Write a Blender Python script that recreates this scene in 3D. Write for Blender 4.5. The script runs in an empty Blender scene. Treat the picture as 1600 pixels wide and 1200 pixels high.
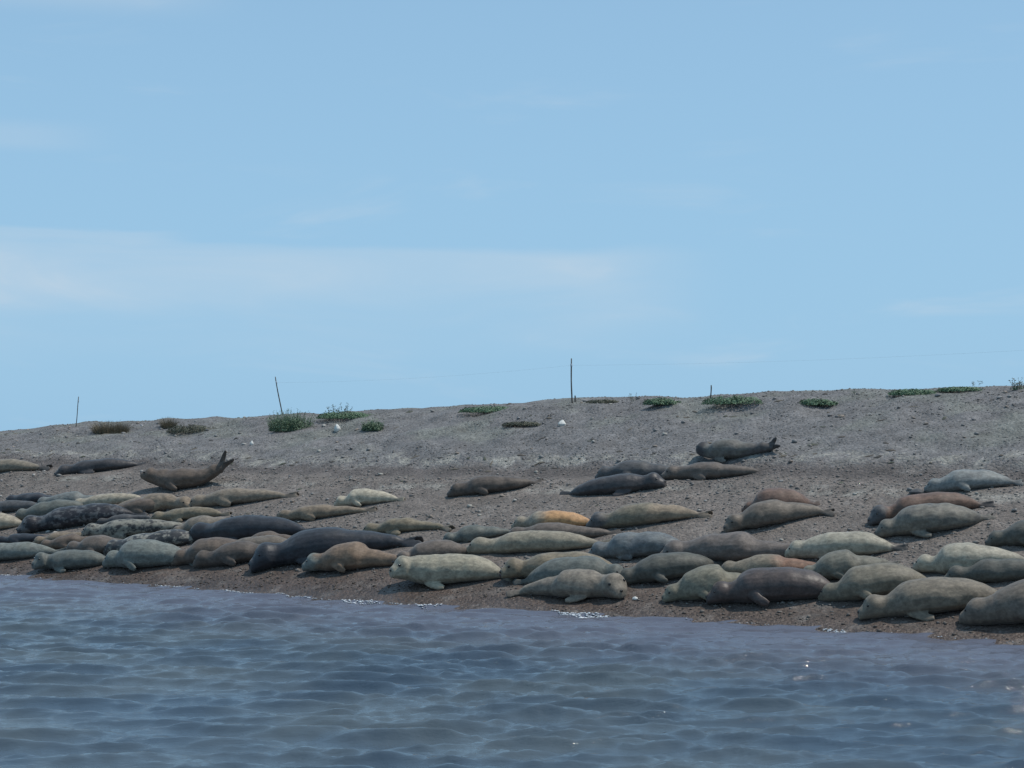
import bpy, bmesh, math, random
import numpy as np
from mathutils import Vector, Matrix, Quaternion

random.seed(7)
rng = np.random.default_rng(7)
scene = bpy.context.scene
col = scene.collection

# ---------------------------------------------------------------- camera: on a boat, eye 3.1 m above the water
cam_data = bpy.data.cameras.new('camera')
cam_data.sensor_width = 36.0
cam_data.lens = 63.0
cam_data.clip_start = 0.1
cam_data.clip_end = 6000.0
cam = bpy.data.objects.new('camera', cam_data)
cam.location = (0, 0, 3.1)
cam.rotation_euler = (math.radians(90 + math.degrees(math.atan(80 / 2800))), 0, 0)
col.objects.link(cam)
scene.camera = cam

# ---------------------------------------------------------------- sky and sun (sun high, beyond the ridge and to the right)
SUN = Vector((0.52, 0.01, 1.08)).normalized()
SUN_EL = math.asin(SUN.z)
SUN_AZ = math.atan2(SUN.x, SUN.y)
world = bpy.data.worlds.new('World')
scene.world = world
world.use_nodes = True
nt = world.node_tree
nt.nodes.clear()
def wn(kind, **kw):
    n = nt.nodes.new(kind)
    for k, v in kw.items():
        setattr(n, k, v)
    return n
def wmath(op, a, b=None, c=None):
    n = wn('ShaderNodeMath', operation=op)
    for i, v in enumerate((a, b, c)):
        if v is None: continue
        if isinstance(v, (int, float)): n.inputs[i].default_value = v
        else: nt.links.new(v, n.inputs[i])
    return n.outputs[0]
w_out = wn('ShaderNodeOutputWorld')
w_bg = wn('ShaderNodeBackground')
w_bg.inputs['Strength'].default_value = 0.094
w_sky = wn('ShaderNodeTexSky', sky_type='NISHITA')
w_sky.sun_disc = False
w_sky.sun_elevation = SUN_EL
w_sky.sun_rotation = SUN_AZ
w_sky.altitude = 0.0
w_sky.air_density = 1.0
w_sky.dust_density = 1.0
w_sky.ozone_density = 4.0
# thin high cloud streaks, spread over the whole sky
w_tc = wn('ShaderNodeTexCoord')
w_sep = wn('ShaderNodeSeparateXYZ')
nt.links.new(w_tc.outputs['Generated'], w_sep.inputs[0])
az = wmath('ARCTAN2', w_sep.outputs['X'], w_sep.outputs['Y'])
el = wmath('ARCSINE', w_sep.outputs['Z'])
w_cmb = wn('ShaderNodeCombineXYZ')
nt.links.new(wmath('MULTIPLY', az, 7.0), w_cmb.inputs['X'])
nt.links.new(wmath('MULTIPLY', el, 34.0), w_cmb.inputs['Y'])
w_cmb.inputs['Z'].default_value = 3.7
w_noise = wn('ShaderNodeTexNoise')
w_noise.inputs['Scale'].default_value = 1.0
w_noise.inputs['Detail'].default_value = 6.0
w_noise.inputs['Roughness'].default_value = 0.52
w_noise.inputs['Distortion'].default_value = 0.6
nt.links.new(w_cmb.outputs[0], w_noise.inputs['Vector'])
def wband(v, lo0, lo1, hi0, hi1):
    a = wn('ShaderNodeMapRange', interpolation_type='SMOOTHSTEP'); a.inputs['From Min'].default_value = lo0; a.inputs['From Max'].default_value = lo1
    b = wn('ShaderNodeMapRange', interpolation_type='SMOOTHSTEP'); b.inputs['From Min'].default_value = hi1; b.inputs['From Max'].default_value = hi0
    nt.links.new(v, a.inputs['Value']); nt.links.new(v, b.inputs['Value'])
    return wmath('MULTIPLY', a.outputs[0], b.outputs[0])
el_w = wmath('ADD', el, wmath('MULTIPLY', wmath('SUBTRACT', w_noise.outputs['Fac'], 0.5), 0.022))
bank_m = wmath('MULTIPLY', wband(el_w, 0.035, 0.090, 0.099, 0.1065), wband(az, -0.9, -0.6, 0.03, 0.13))
streak = wn('ShaderNodeMapRange', interpolation_type='SMOOTHSTEP')
streak.inputs['From Min'].default_value = 0.22; streak.inputs['From Max'].default_value = 0.70
nt.links.new(w_noise.outputs['Fac'], streak.inputs['Value'])
high = wn('ShaderNodeMapRange', interpolation_type='SMOOTHSTEP')
high.inputs['From Min'].default_value = 0.54; high.inputs['From Max'].default_value = 0.85
nt.links.new(w_noise.outputs['Fac'], high.inputs['Value'])
cl = wmath('ADD', wmath('MULTIPLY', wmath('MULTIPLY', bank_m, wmath('MULTIPLY_ADD', streak.outputs[0], 0.66, 0.34)), 0.50), wmath('MULTIPLY', high.outputs[0], 0.42))
upper = wmath('MULTIPLY', wband(el, 0.222, 0.245, 0.27, 0.33), wband(az, -0.8, -0.4, -0.22, -0.14))
edge_w = wmath('MULTIPLY', wmath('MULTIPLY', wband(el_w, 0.100, 0.105, 0.107, 0.112), wband(az, -0.5, -0.27, -0.21, -0.17)), 0.6)
wisp = wmath('MULTIPLY', wband(el, 0.150, 0.158, 0.162, 0.172), wband(az, -0.6, -0.35, -0.27, -0.21))
cl = wmath('ADD', cl, wmath('MULTIPLY', wmath('ADD', wmath('ADD', upper, edge_w), wmath('MULTIPLY', wisp, 0.45)), 0.45))
cl = wmath('MINIMUM', cl, 0.8)
w_mix = wn('ShaderNodeMix', data_type='RGBA')
nt.links.new(cl, w_mix.inputs['Factor'])
# hazy sea air: thickest at the horizon, thinning upward, the same all round
w_veil = wn('ShaderNodeMapRange', interpolation_type='SMOOTHSTEP')
w_veil.inputs['From Min'].default_value = 0.0; w_veil.inputs['From Max'].default_value = 0.40
w_veil.inputs['To Min'].default_value = 0.90; w_veil.inputs['To Max'].default_value = 0.60
nt.links.new(el, w_veil.inputs['Value'])
w_hz = wn('ShaderNodeMix', data_type='RGBA')
nt.links.new(w_veil.outputs[0], w_hz.inputs['Factor'])
nt.links.new(w_sky.outputs[0], w_hz.inputs['A'])
w_hz.inputs['B'].default_value = (2.92, 5.15, 7.25, 1)
nt.links.new(w_hz.outputs['Result'], w_mix.inputs['A'])
w_mix.inputs['B'].default_value = (4.95, 5.95, 6.9, 1)
nt.links.new(w_mix.outputs['Result'], w_bg.inputs['Color'])
nt.links.new(w_bg.outputs[0], w_out.inputs['Surface'])

sun_data = bpy.data.lights.new('sun', 'SUN')
sun_data.energy = 2.6
sun_data.angle = math.radians(2.0)
sun_data.color = (1.0, 0.95, 0.87)
sun = bpy.data.objects.new('sun', sun_data)
sun.rotation_euler = SUN.to_track_quat('Z', 'Y').to_euler()
sun.location = (20, 20, 40)
col.objects.link(sun)

scene.view_settings.view_transform = 'Standard'
scene.view_settings.look = 'None'
scene.view_settings.exposure = 0.24
scene.view_settings.gamma = 1.0
scene.render.engine = 'CYCLES'
scene.cycles.use_denoising = True
scene.cycles.max_bounces = 6
scene.cycles.pixel_filter_type = 'BLACKMAN_HARRIS'
scene.cycles.filter_width = 1.5

# ---------------------------------------------------------------- terrain shape (metres; +Y is away from the boat)
SA, CA = math.sin(math.radians(35)), math.cos(math.radians(35))
SHORE = 25.9                      # the shoreline is the line x*SA + y*CA = SHORE; t runs inland from it, u along it
def _hash(ix, iy, seed):
    h = (ix.astype(np.int64) * 374761393 + iy.astype(np.int64) * 668265263 + seed * 1442695041) & 0x7fffffff
    h = ((h ^ (h >> 13)) * 1274126177) & 0x7fffffff
    h = ((h ^ (h >> 16)) * 1103515245 + 12345) & 0x7fffffff
    return ((h >> 8) & 0xffff) / 65535.0
def vnoise(x, y, seed=0):
    ix = np.floor(x); iy = np.floor(y)
    fx = x - ix; fy = y - iy
    fx = fx * fx * fx * (fx * (fx * 6 - 15) + 10); fy = fy * fy * fy * (fy * (fy * 6 - 15) + 10)
    a = _hash(ix, iy, seed); b = _hash(ix + 1, iy, seed)
    c = _hash(ix, iy + 1, seed); d = _hash(ix + 1, iy + 1, seed)
    return (a * (1 - fx) + b * fx) * (1 - fy) + (c * (1 - fx) + d * fx) * fy * 1.0 - 0.5
def sstep(a, b, v):
    q = np.clip((v - a) / (b - a), 0, 1)
    return q * q * (3 - 2 * q)
_pt = np.array([-200, -30, -15, -4, 0, 1.2, 2.45, 5.1, 7.0, 7.4, 8.3, 9.75, 11.35, 12.6, 13.8, 20, 38, 52, 300.])
_pz = np.array([-9, -6, -3.6, -1.05, 0, .42, .86, 1.8, 2.33, 2.60, 2.84, 3.24, 3.68, 3.9, 3.86, 2.9, .6, -.9, -9.])
_tt = np.arange(-60, 120, 0.05)
_zz = np.interp(_tt, _pt, _pz)
_k = np.exp(-0.5 * (np.arange(-12, 13) * 0.05 / 0.16) ** 2); _k /= _k.sum()
_zz = np.convolve(np.pad(_zz, 12, mode='edge'), _k, mode='valid')
def terrain(x, y):
    x = np.asarray(x, float); y = np.asarray(y, float)
    t = x * SA + y * CA - SHORE; u = x * CA - y * SA
    tw = t + 0.5 * vnoise(u / 7.0, t / 30.0, 3) + 0.22 * vnoise(u / 1.9, t / 8.0, 4) * sstep(3, 6.5, t)
    tw = tw + (0.28 * np.exp(-((u + 22.6) / 3.5) ** 2) - 0.55 * np.exp(-((u + 13.0) / 4.0) ** 2)) * (1 - sstep(1.5, 4.5, t))
    z = np.interp(tw, _tt, _zz)
    H = 3.9 + 0.0247 * (u + 27.0) - 0.16 * sstep(40, 50, -u) + 0.11 * np.exp(-((u + 26.0) / 6.0) ** 2)
    z = np.where(z > 2.5, 2.5 + (z - 2.5) * (H - 2.5) / 1.4, z)
    bank = sstep(6.9, 7.8, tw)
    dry = sstep(-0.3, 1.5, t)
    n = 0.10 * vnoise(u / 3.1, t / 2.3, 11) + 0.055 * vnoise(u / 1.15, t / 0.9, 12) + 0.03 * vnoise(u / .45, t / .38, 13)
    m = 0.15 * vnoise(u / 0.9, t / 0.7, 21) + 0.08 * vnoise(u / .40, t / .33, 22)
    # two low pale berm ridges left by earlier tides
    r1 = 0.07 * np.exp(-((tw - 6.0 - 0.5 * vnoise(u / 4.0, u * 0, 31)) / 0.30) ** 2)
    m = m * (1 - .6 * sstep(10.8, 12.2, tw))
    return z + dry * (0.55 * n + r1) + bank * (0.5 * n + m)
SEALS = [
    (-14.88, 48.90, -12.43, 48.13, 0.358, 'cream_tan', {'tc': 'dark'},
     'cream seal with dark tail tip cut off by left edge, highest of those there'),
    (-12.03, 47.24, -9.57, 47.06, 0.339, 'charcoal', {},
     'charcoal seal lying alone high on the beach, left of the seal with raised tail'),
    (-9.05, 44.16, -6.80, 43.57, 0.486, 'brown', {'hl': 0.36, 'tl': 0.46, 'split': (2.0, 0.45, 1.6), 'eyes': 1, 'nk': 0.1},
     'brown seal curled like a banana, head and split tail flippers raised off the shingle'),
    (-12.85, 45.43, -10.88, 44.42, 0.246, 'black', {},
     'small blackish seal at the back of the left huddle, under the leftmost pole'),
    (-13.68, 45.17, -11.26, 44.16, 0.268, 'slate', {},
     'dark slate seal cut off by the left edge, just below the small blackish one'),
    (-12.09, 43.61, -10.08, 43.54, 0.379, 'greygreen', {},
     'grey green seal sloping head down just behind the black blotched bull'),
    (-11.74, 44.31, -9.68, 43.82, 0.324, 'bluegrey', {},
     'pale blue grey seal at the back of the left huddle, beside the whitish humped one'),
    (-10.75, 43.74, -8.63, 43.29, 0.291, 'cream', {},
     'whitish seal with a rounded hump at the back of the left huddle'),
    (-9.62, 42.62, -7.40, 42.15, 0.329, 'brown', {},
     'dull brown seal lying in front of the tan seal, below the banana shaped one'),
    (-7.37, 41.95, -9.68, 43.23, 0.373, 'tan', {},
     'tan seal lying just below the banana shaped seal, facing the beige one'),
    (-7.58, 42.09, -4.95, 41.17, 0.355, 'beige', {'fl': 'tuck'},
     'beige seal with a slim outstretched tail, right of the left huddle, below the raised tail'),
    (-13.58, 43.70, -11.58, 43.17, 0.421, 'cream', {'spread': 0.5},
     'cream hind flippers of a seal cut off by the left edge, left of the bull'),
    (-11.70, 42.66, -8.56, 42.23, 0.465, 'bull', {},
     'big black bull seal with grey blotches in the middle of the left huddle'),
    (-9.78, 42.11, -8.19, 41.80, 0.194, 'slate', {},
     'small slate seal tucked behind the rump of the black bull'),
    (-11.07, 41.45, -9.32, 41.09, 0.253, 'tan', {},
     'tan seal mostly hidden behind the thin brown one in the left huddle'),
    (-6.14, 37.80, -4.31, 37.37, 0.382, 'greybrown', {},
     'grey brown seal wedged between the dark brown front row seal and the farther navy one'),
    (-8.35, 41.52, -6.40, 40.84, 0.271, 'olive_tan', {},
     'olive tan seal whose small brown head rests left, below the tan seal'),
    (-7.61, 40.05, -5.90, 40.05, 0.362, 'drab', {},
     'drab tan seal lying against the head of the navy seal in the left huddle'),
    (-9.89, 41.21, -7.08, 40.36, 0.383, 'spotted', {},
     'pale seal with black spots along its back, below the black bull'),
    (-9.06, 39.69, -6.46, 39.25, 0.380, 'blotched', {},
     'black and white blotched seal lying behind the pale sea green one'),
    (-12.14, 42.18, -10.53, 41.58, 0.211, 'navy', {},
     'small navy seal near the left edge, below the cream hind flippers'),
    (-12.80, 41.21, -9.99, 40.40, 0.384, 'seagreen', {},
     'large pale grey seal cut off by the left edge, lowest of those cut off there'),
    (-10.77, 40.88, -9.10, 40.75, 0.283, 'brown', {},
     'thin brown seal squeezed in behind the small grey seal with the round face'),
    (-9.99, 40.20, -8.06, 39.72, 0.387, 'dullbrown', {},
     'dull brown seal behind the grey one with the round face, beside the blotched seal'),
    (-10.51, 39.65, -8.57, 39.02, 0.397, 'greygreen', {'hl': 0.1, 'yaw': 60, 'eyes': 1, 'face': 1, 'bighead': 1, 'fl': 'down'},
     'small grey seal with round pale face turned to the water, front left'),
    (-8.81, 38.92, -6.56, 37.93, 0.512, 'seagreen', {'fat': 1.1},
     'pale sea green seal at the water side of the left huddle'),
    (-7.20, 38.10, -5.10, 37.51, 0.479, 'brown', {},
     'brown seal in the front row whose head noses the pale sea green seal'),
    (-6.67, 37.57, -4.30, 37.02, 0.431, 'brown_dark', {'fl': 'tuck'},
     'dark brown front row seal lying left of the long navy bull'),
    (-5.83, 38.16, -4.23, 37.62, 0.338, 'brown', {},
     'brown back showing between the two navy seals'),
    (-7.14, 39.53, -4.08, 38.24, 0.483, 'navy', {},
     'navy seal with a smooth arched back, the farther of the two navy ones'),
    (-5.31, 36.62, -1.79, 36.05, 0.613, 'navy', {'long': 1},
     'long navy bull seal lying obliquely, its snout down near the water'),
    (-4.11, 35.67, -1.90, 34.90, 0.501, 'tan_brown', {'fl': 'tuck', 'hc': 'seagreen'},
     'tan brown seal with a green grey head, lying against the long navy bull'),
    (-2.27, 34.95, -0.66, 34.86, 0.369, 'dullbrown', {'yaw': 50, 'eyes': 1},
     'greyish brown seal facing the water, just behind the pale seal with the alert face'),
    (-2.25, 33.93, 0.09, 33.35, 0.526, 'palegreen', {'hl': 0.24, 'yaw': 42, 'eyes': 1, 'face': 1, 'bighead': 1, 'fl': 'down', 'wr': 1, 'nk': 0.1, 'spread': 0.4},
     'smooth pale seal with raised alert face and wrinkled neck at the water edge'),
    (-3.93, 39.83, -2.34, 39.28, 0.339, 'white', {'fl': 'tuck'},
     'creamy white seal lying alone in mid beach, above the tan ones'),
    (-5.26, 39.58, -2.96, 38.89, 0.293, 'tan', {},
     'tan seal in mid beach just left of and below the creamy white one'),
    (-3.12, 37.39, -1.13, 36.60, 0.291, 'olive_tan', {'fl': 'down'},
     'olive tan seal with slim tail lying just above the tail of the navy bull'),
    (-1.39, 38.79, 0.67, 38.49, 0.362, 'brown_dark', {},
     'dark brown seal lying alone in the middle of the upper beach'),
    (-1.40, 35.67, 0.14, 35.55, 0.285, 'greygreen', {},
     'grey green seal lying behind the head of the long cream seal in mid row'),
    (-0.91, 34.95, 1.94, 33.97, 0.375, 'creamgrey', {'long': 1, 'rear': 0.02},
     'long cream grey seal in mid row, in front of the orange one'),
    (0.00, 35.83, 1.73, 35.14, 0.351, 'orange', {},
     'cream seal with a bright orange rump in the middle of the herd'),
    (-0.13, 35.29, 2.10, 34.38, 0.320, 'dullbrown', {},
     'grey brown seal lying along the near side of the orange seal'),
    (1.46, 35.02, 3.83, 34.36, 0.394, 'tan_grey', {'hc': 'slate'},
     'tan seal with a slate head whose snout touches the orange seal'),
    (3.17, 36.70, 0.98, 37.39, 0.379, 'charcoal', {},
     'dark grey seal facing right, its tail pointing left, high on the beach'),
    (1.76, 38.16, 3.76, 37.46, 0.395, 'slate', {},
     'slate seal high on the beach, just behind the dark grey one facing right'),
    (3.13, 37.31, 5.18, 36.38, 0.342, 'dullbrown', {},
     'grey brown seal high on the beach, below the seal with the pale collar'),
    (3.86, 38.06, 5.51, 36.96, 0.397, 'collared', {'hl': 0.12, 'tl': 0.1, 'split': (1.0, 0.1, 1.1), 'yaw': -40, 'hc': 'charcoal'},
     'grey seal with pale collar and upturned hind flippers, highest up the shingle bank'),
    (4.35, 33.99, 5.74, 33.53, 0.458, 'redbrown', {},
     'red brown seal lying just behind the grey brown one on mid right beach'),
    (3.91, 33.30, 5.97, 33.23, 0.434, 'greybrown', {'hl': 0.03, 'eyes': 1, 'yaw': 25},
     'grey brown seal with dark tail tips, in front of the red brown one'),
    (1.43, 33.61, 3.42, 32.89, 0.440, 'blueblotch', {},
     'blue grey blotched seal lying nose left in mid row, beside the long mauve brown one'),
    (2.70, 32.82, 5.52, 31.60, 0.461, 'mauve', {'long': 1},
     'long mauve brown seal stretched behind the dark green seal'),
    (4.83, 31.74, 6.81, 31.02, 0.407, 'white_green', {'tc': 'dark', 'rear': 0.05},
     'whitish seal with a dark tail tip, right of the long mauve brown one'),
    (-0.18, 33.27, 2.17, 32.51, 0.458, 'olive_tan', {'hl': 0.12, 'yaw': 30, 'eyes': 1, 'mouth': 1},
     'olive seal with head raised and dark open mouth beside the alert pale seal'),
    (2.11, 32.07, 0.07, 32.89, 0.501, 'greygreen', {},
     'grey green seal squeezed between the olive open mouthed seal and the mottled tan one'),
    (2.08, 31.44, 0.02, 32.56, 0.468, 'mottled_tan', {'hl': 0.05, 'yaw': -35, 'eyes': 1, 'face': 1, 'fl': 'down', 'bighead': 1},
     'mottled tan seal facing right with a rounded pale head at the water edge'),
    (1.85, 32.04, 3.86, 31.95, 0.453, 'darkgreen', {},
     'dark green seal behind the rounded head of the mottled tan seal'),
    (2.59, 31.04, 4.52, 30.81, 0.523, 'palegreen2', {'eyes': 1, 'yaw': 20, 'hl': 0.02},
     'pale green seal with eyes visible, tucked against the big plum brown seal'),
    (3.33, 30.66, 5.68, 29.96, 0.506, 'plum', {'fat': 1.05, 'rear': 0.04},
     'big plum brown seal in the front row'),
    (3.61, 31.59, 5.54, 30.91, 0.368, 'rust_tan', {},
     'cream seal with rusty hindquarters behind the big plum brown one'),
    (4.92, 30.74, 6.60, 30.48, 0.427, 'greygreen2', {},
     'grey green humped seal behind the olive seal in the right front row'),
    (5.08, 29.83, 7.09, 29.51, 0.506, 'olive', {'fl': 'tuck'},
     'olive seal with snout toward the water, right of the plum brown one'),
    (5.56, 28.85, 8.03, 28.35, 0.533, 'tan_grey2', {'fl': 'down', 'nose': 1},
     'large tan grey seal with black nose and pale fore flipper, nearest the water'),
    (6.92, 27.82, 9.64, 27.18, 0.585, 'greybrown', {'fl': 'tuck', 'fat': 1.05},
     'grey brown seal cut off by the right edge, lowest of those there'),
    (7.08, 29.49, 9.05, 28.82, 0.340, 'darkgreen', {},
     'dark green seal cut off by the right edge, in front of the whitish one'),
    (6.70, 30.05, 8.59, 29.41, 0.468, 'white_green', {'hl': 0.03, 'neck': 1},
     'whitish green seal with a narrow neck and big hump near the right edge'),
    (8.02, 30.44, 9.67, 29.90, 0.390, 'darkgreen', {},
     'dark seal cut off by the right edge, highest of those there'),
    (7.65, 33.30, 9.40, 33.07, 0.371, 'bluewhite', {'fl': 'tuck'},
     'pale blue grey seal with a dark tail, highest at the right'),
    (6.41, 32.40, 8.61, 32.15, 0.395, 'redbrown2', {'hc': 'slate', 'tc': 'dark'},
     'red brown seal with a slate head behind the mottled grey one at right'),
    (6.42, 31.76, 8.45, 31.35, 0.479, 'mottledgrey', {},
     'mottled grey seal with pale scuffs in front of the red brown one at right'),
]
PLANTS = [
    (-11.78, 52.59, 1.24, 0.38, 'dry', 'two headed clump of dry brown grass near the leftmost pole'),
    (-9.99, 52.07, 0.48, 0.32, 'dry', 'small dry grass tuft on the skyline left of the low green brown patch'),
    (-9.03, 50.57, 1.34, 0.34, 'drymat', 'low green brown sprawling patch beside the small dry tuft'),
    (-5.95, 48.02, 1.41, 0.53, 'bush', 'largest grey green bush, at the foot of the leaning pole'),
    (-4.46, 48.45, 1.52, 0.29, 'mat', 'dark green mat just right of the largest bush, stalks standing in it'),
    (-4.76, 49.05, 0.70, 0.46, 'stalks', 'cluster of dark green upright stalks on the skyline'),
    (-3.60, 46.26, 0.66, 0.25, 'bush', 'small faint grey green bush on the bank, right of a white rock'),
    (-0.49, 45.77, 1.57, 0.23, 'mat', 'long thin dark green mat on the skyline left of the tall pole'),
    (0.31, 43.60, 1.00, 0.14, 'drymat', 'flat dark olive mat on the bank below the skyline, left of a white rock'),
    (2.31, 44.56, 0.86, 0.13, 'drymat', 'thin dark mat on the skyline just right of the tall pole'),
    (3.03, 44.09, 0.24, 0.24, 'wisp', 'wispy grey stalk on the skyline between two mats'),
    (3.57, 42.72, 0.79, 0.23, 'mat', 'small rounded green mat on the skyline left of the short post'),
    (5.17, 41.39, 1.36, 0.28, 'mat', 'large bright green hump on the skyline right of the short post'),
    (6.85, 40.22, 0.78, 0.22, 'mat', 'small green mat sitting just below the skyline at right'),
    (7.81, 40.57, 0.20, 0.22, 'wisp', 'single wispy stalk on the skyline between two right hand mats'),
    (8.93, 39.74, 0.99, 0.20, 'mat', 'dull green mat on the skyline at right'),
    (9.90, 39.43, 0.93, 0.14, 'mat', 'flat dark green mat on the skyline with two thin stalks behind'),
    (10.33, 39.83, 0.23, 0.17, 'wisp', 'pair of thin stalks rising from the flat right hand mat'),
    (10.97, 38.83, 0.42, 0.28, 'stalks', 'leafy stalks on the skyline at the right edge'),
]
POLES = [
    (-13.28, 54.52, 0.92, 0.10, 0.022, 'thin leftmost pole leaning slightly right on the skyline'),
    (-6.63, 51.85, 1.09, -0.22, 0.028, 'leaning pole behind the largest bush'),
    (1.50, 44.76, 1.12, -0.02, 0.032, 'tallest upright pole on the skyline'),
    (1.61, 45.13, 0.16, -0.03, 0.035, 'tiny stub of a post beside the tallest pole'),
    (4.72, 42.65, 0.37, 0.02, 0.028, 'short upright post left of the large green hump'),
]
ROCKS = [
    (-4.60, 47.15, 0.19, 0.19, 'white rock on the bank right of the largest bush'),
    (1.19, 42.62, 0.21, 0.14, 'white rock on the bank below the tallest pole'),
    (-6.78, 46.73, 0.13, 0.12, 'small white stone on the bank below the largest bush'),
    (7.54, 33.40, 0.31, 0.10, 'flat dark lump just left of the pale blue grey seal at upper right'),  # added lump standing where the seal's fore flipper reaches out
    (2.14, 31.24, 0.10, 0.06, 'small white stone by the rounded head of the mottled tan seal'),
]

# ---------------------------------------------------------------- helpers
def g(x, y):
    return float(terrain(x, y))
def gnormal(x, y, e=0.35):
    return Vector((-(g(x + e, y) - g(x - e, y)) / (2 * e), -(g(x, y + e) - g(x, y - e)) / (2 * e), 1)).normalized()
def tag(o, label=None, cat=None, group=None, kind=None):
    if label: o['label'] = label
    if cat: o['category'] = cat
    if group: o['group'] = group
    if kind: o['kind'] = kind
    return o
def mesh_obj(name, verts, faces, mat, parent=None, smooth=True):
    me = bpy.data.meshes.new(name)
    me.from_pydata([tuple(v) for v in verts], [], [tuple(f) for f in faces])
    me.update()
    if smooth: me.polygons.foreach_set('use_smooth', [True] * len(me.polygons))
    o = bpy.data.objects.new(name, me)
    if mat: me.materials.append(mat)
    col.objects.link(o)
    if parent: o.parent = parent
    return o
def np_obj(name, v, f, mat, parent=None, smooth=False, colors=None):
    """mesh from numpy arrays; f is (n,3) or (n,4)"""
    me = bpy.data.meshes.new(name)
    k = f.shape[1]
    me.vertices.add(len(v)); me.vertices.foreach_set('co', np.ascontiguousarray(v, dtype=np.float32).ravel())
    me.loops.add(f.size); me.loops.foreach_set('vertex_index', np.ascontiguousarray(f, dtype=np.int32).ravel())
    me.polygons.add(len(f)); me.polygons.foreach_set('loop_start', np.arange(0, f.size, k, dtype=np.int32))
    if smooth: me.polygons.foreach_set('use_smooth', np.ones(len(f), dtype=bool))
    me.update(calc_edges=True)
    if colors is not None:
        at = me.attributes.new('coat', 'FLOAT_COLOR', 'POINT')
        c4 = np.ones((len(v), 4), np.float32); c4[:, :3] = colors
        at.data.foreach_set('color', c4.ravel())
    if mat: me.materials.append(mat)
    o = bpy.data.objects.new(name, me)
    col.objects.link(o)
    if parent: o.parent = parent
    return o
def grid_faces(nx, ny):
    i = np.arange(nx - 1)[:, None] * ny + np.arange(ny - 1)[None, :]
    i = i.ravel()
    return np.stack([i, i + ny, i + ny + 1, i + 1], 1)
class NT:
    def __init__(self, name):
        self.m = bpy.data.materials.new(name); self.m.use_nodes = True
        self.t = self.m.node_tree; self.b = self.t.nodes['Principled BSDF']
    def n(self, kind, inputs=None, **kw):
        n = self.t.nodes.new(kind)
        for k, v in kw.items(): setattr(n, k, v)
        for k, v in (inputs or {}).items(): self.set(n.inputs[k], v)
        return n
    def set(self, sock, v):
        if isinstance(v, bpy.types.NodeSocket): self.t.links.new(v, sock)
        elif isinstance(v, tuple) and len(v) == 3 and sock.type == 'RGBA': sock.default_value = (*v, 1)
        else: sock.default_value = v
    def math(self, op, a, b=None, c=None):
        n = self.n('ShaderNodeMath', operation=op)
        for i, v in enumerate((a, b, c)):
            if v is not None: self.set(n.inputs[i], v)
        return n.outputs[0]
    def ss(self, v, lo, hi, o0=0.0, o1=1.0):
        return self.n('ShaderNodeMapRange', {'Value': v, 'From Min': lo, 'From Max': hi, 'To Min': o0, 'To Max': o1}, interpolation_type='SMOOTHSTEP').outputs[0]
    def mix(self, f, a, b):
        n = self.n('ShaderNodeMix', data_type='RGBA')
        self.set(n.inputs['Factor'], f); self.set(n.inputs['A'], a); self.set(n.inputs['B'], b)
        return n.outputs['Result']
    def noise(self, vec, scale, detail=3.0, rough=0.5, w=0.0):
        return self.n('ShaderNodeTexNoise', {'Vector': vec, 'Scale': scale, 'Detail': detail, 'Roughness': rough}).outputs['Fac']
    def bump(self, h, strength, dist, normal=None):
        n = self.n('ShaderNodeBump', {'Height': h, 'Strength': strength, 'Distance': dist})
        if normal: self.set(n.inputs['Normal'], normal)
        return n.outputs['Normal']
def plain(name, color, rough=0.7, var=0.25, scale=8.0):
    k = NT(name)
    tc = k.n('ShaderNodeTexCoord').outputs['Object']
    f = k.noise(tc, scale, 4)
    k.set(k.b.inputs['Base Color'], k.mix(k.ss(f, .3, .7), tuple(c * (1 - var) for c in color), tuple(min(1, c * (1 + var)) for c in color)))
    k.b.inputs['Roughness'].default_value = rough
    k.set(k.b.inputs['Normal'], k.bump(f, .4, .01))
    return k.m

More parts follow.
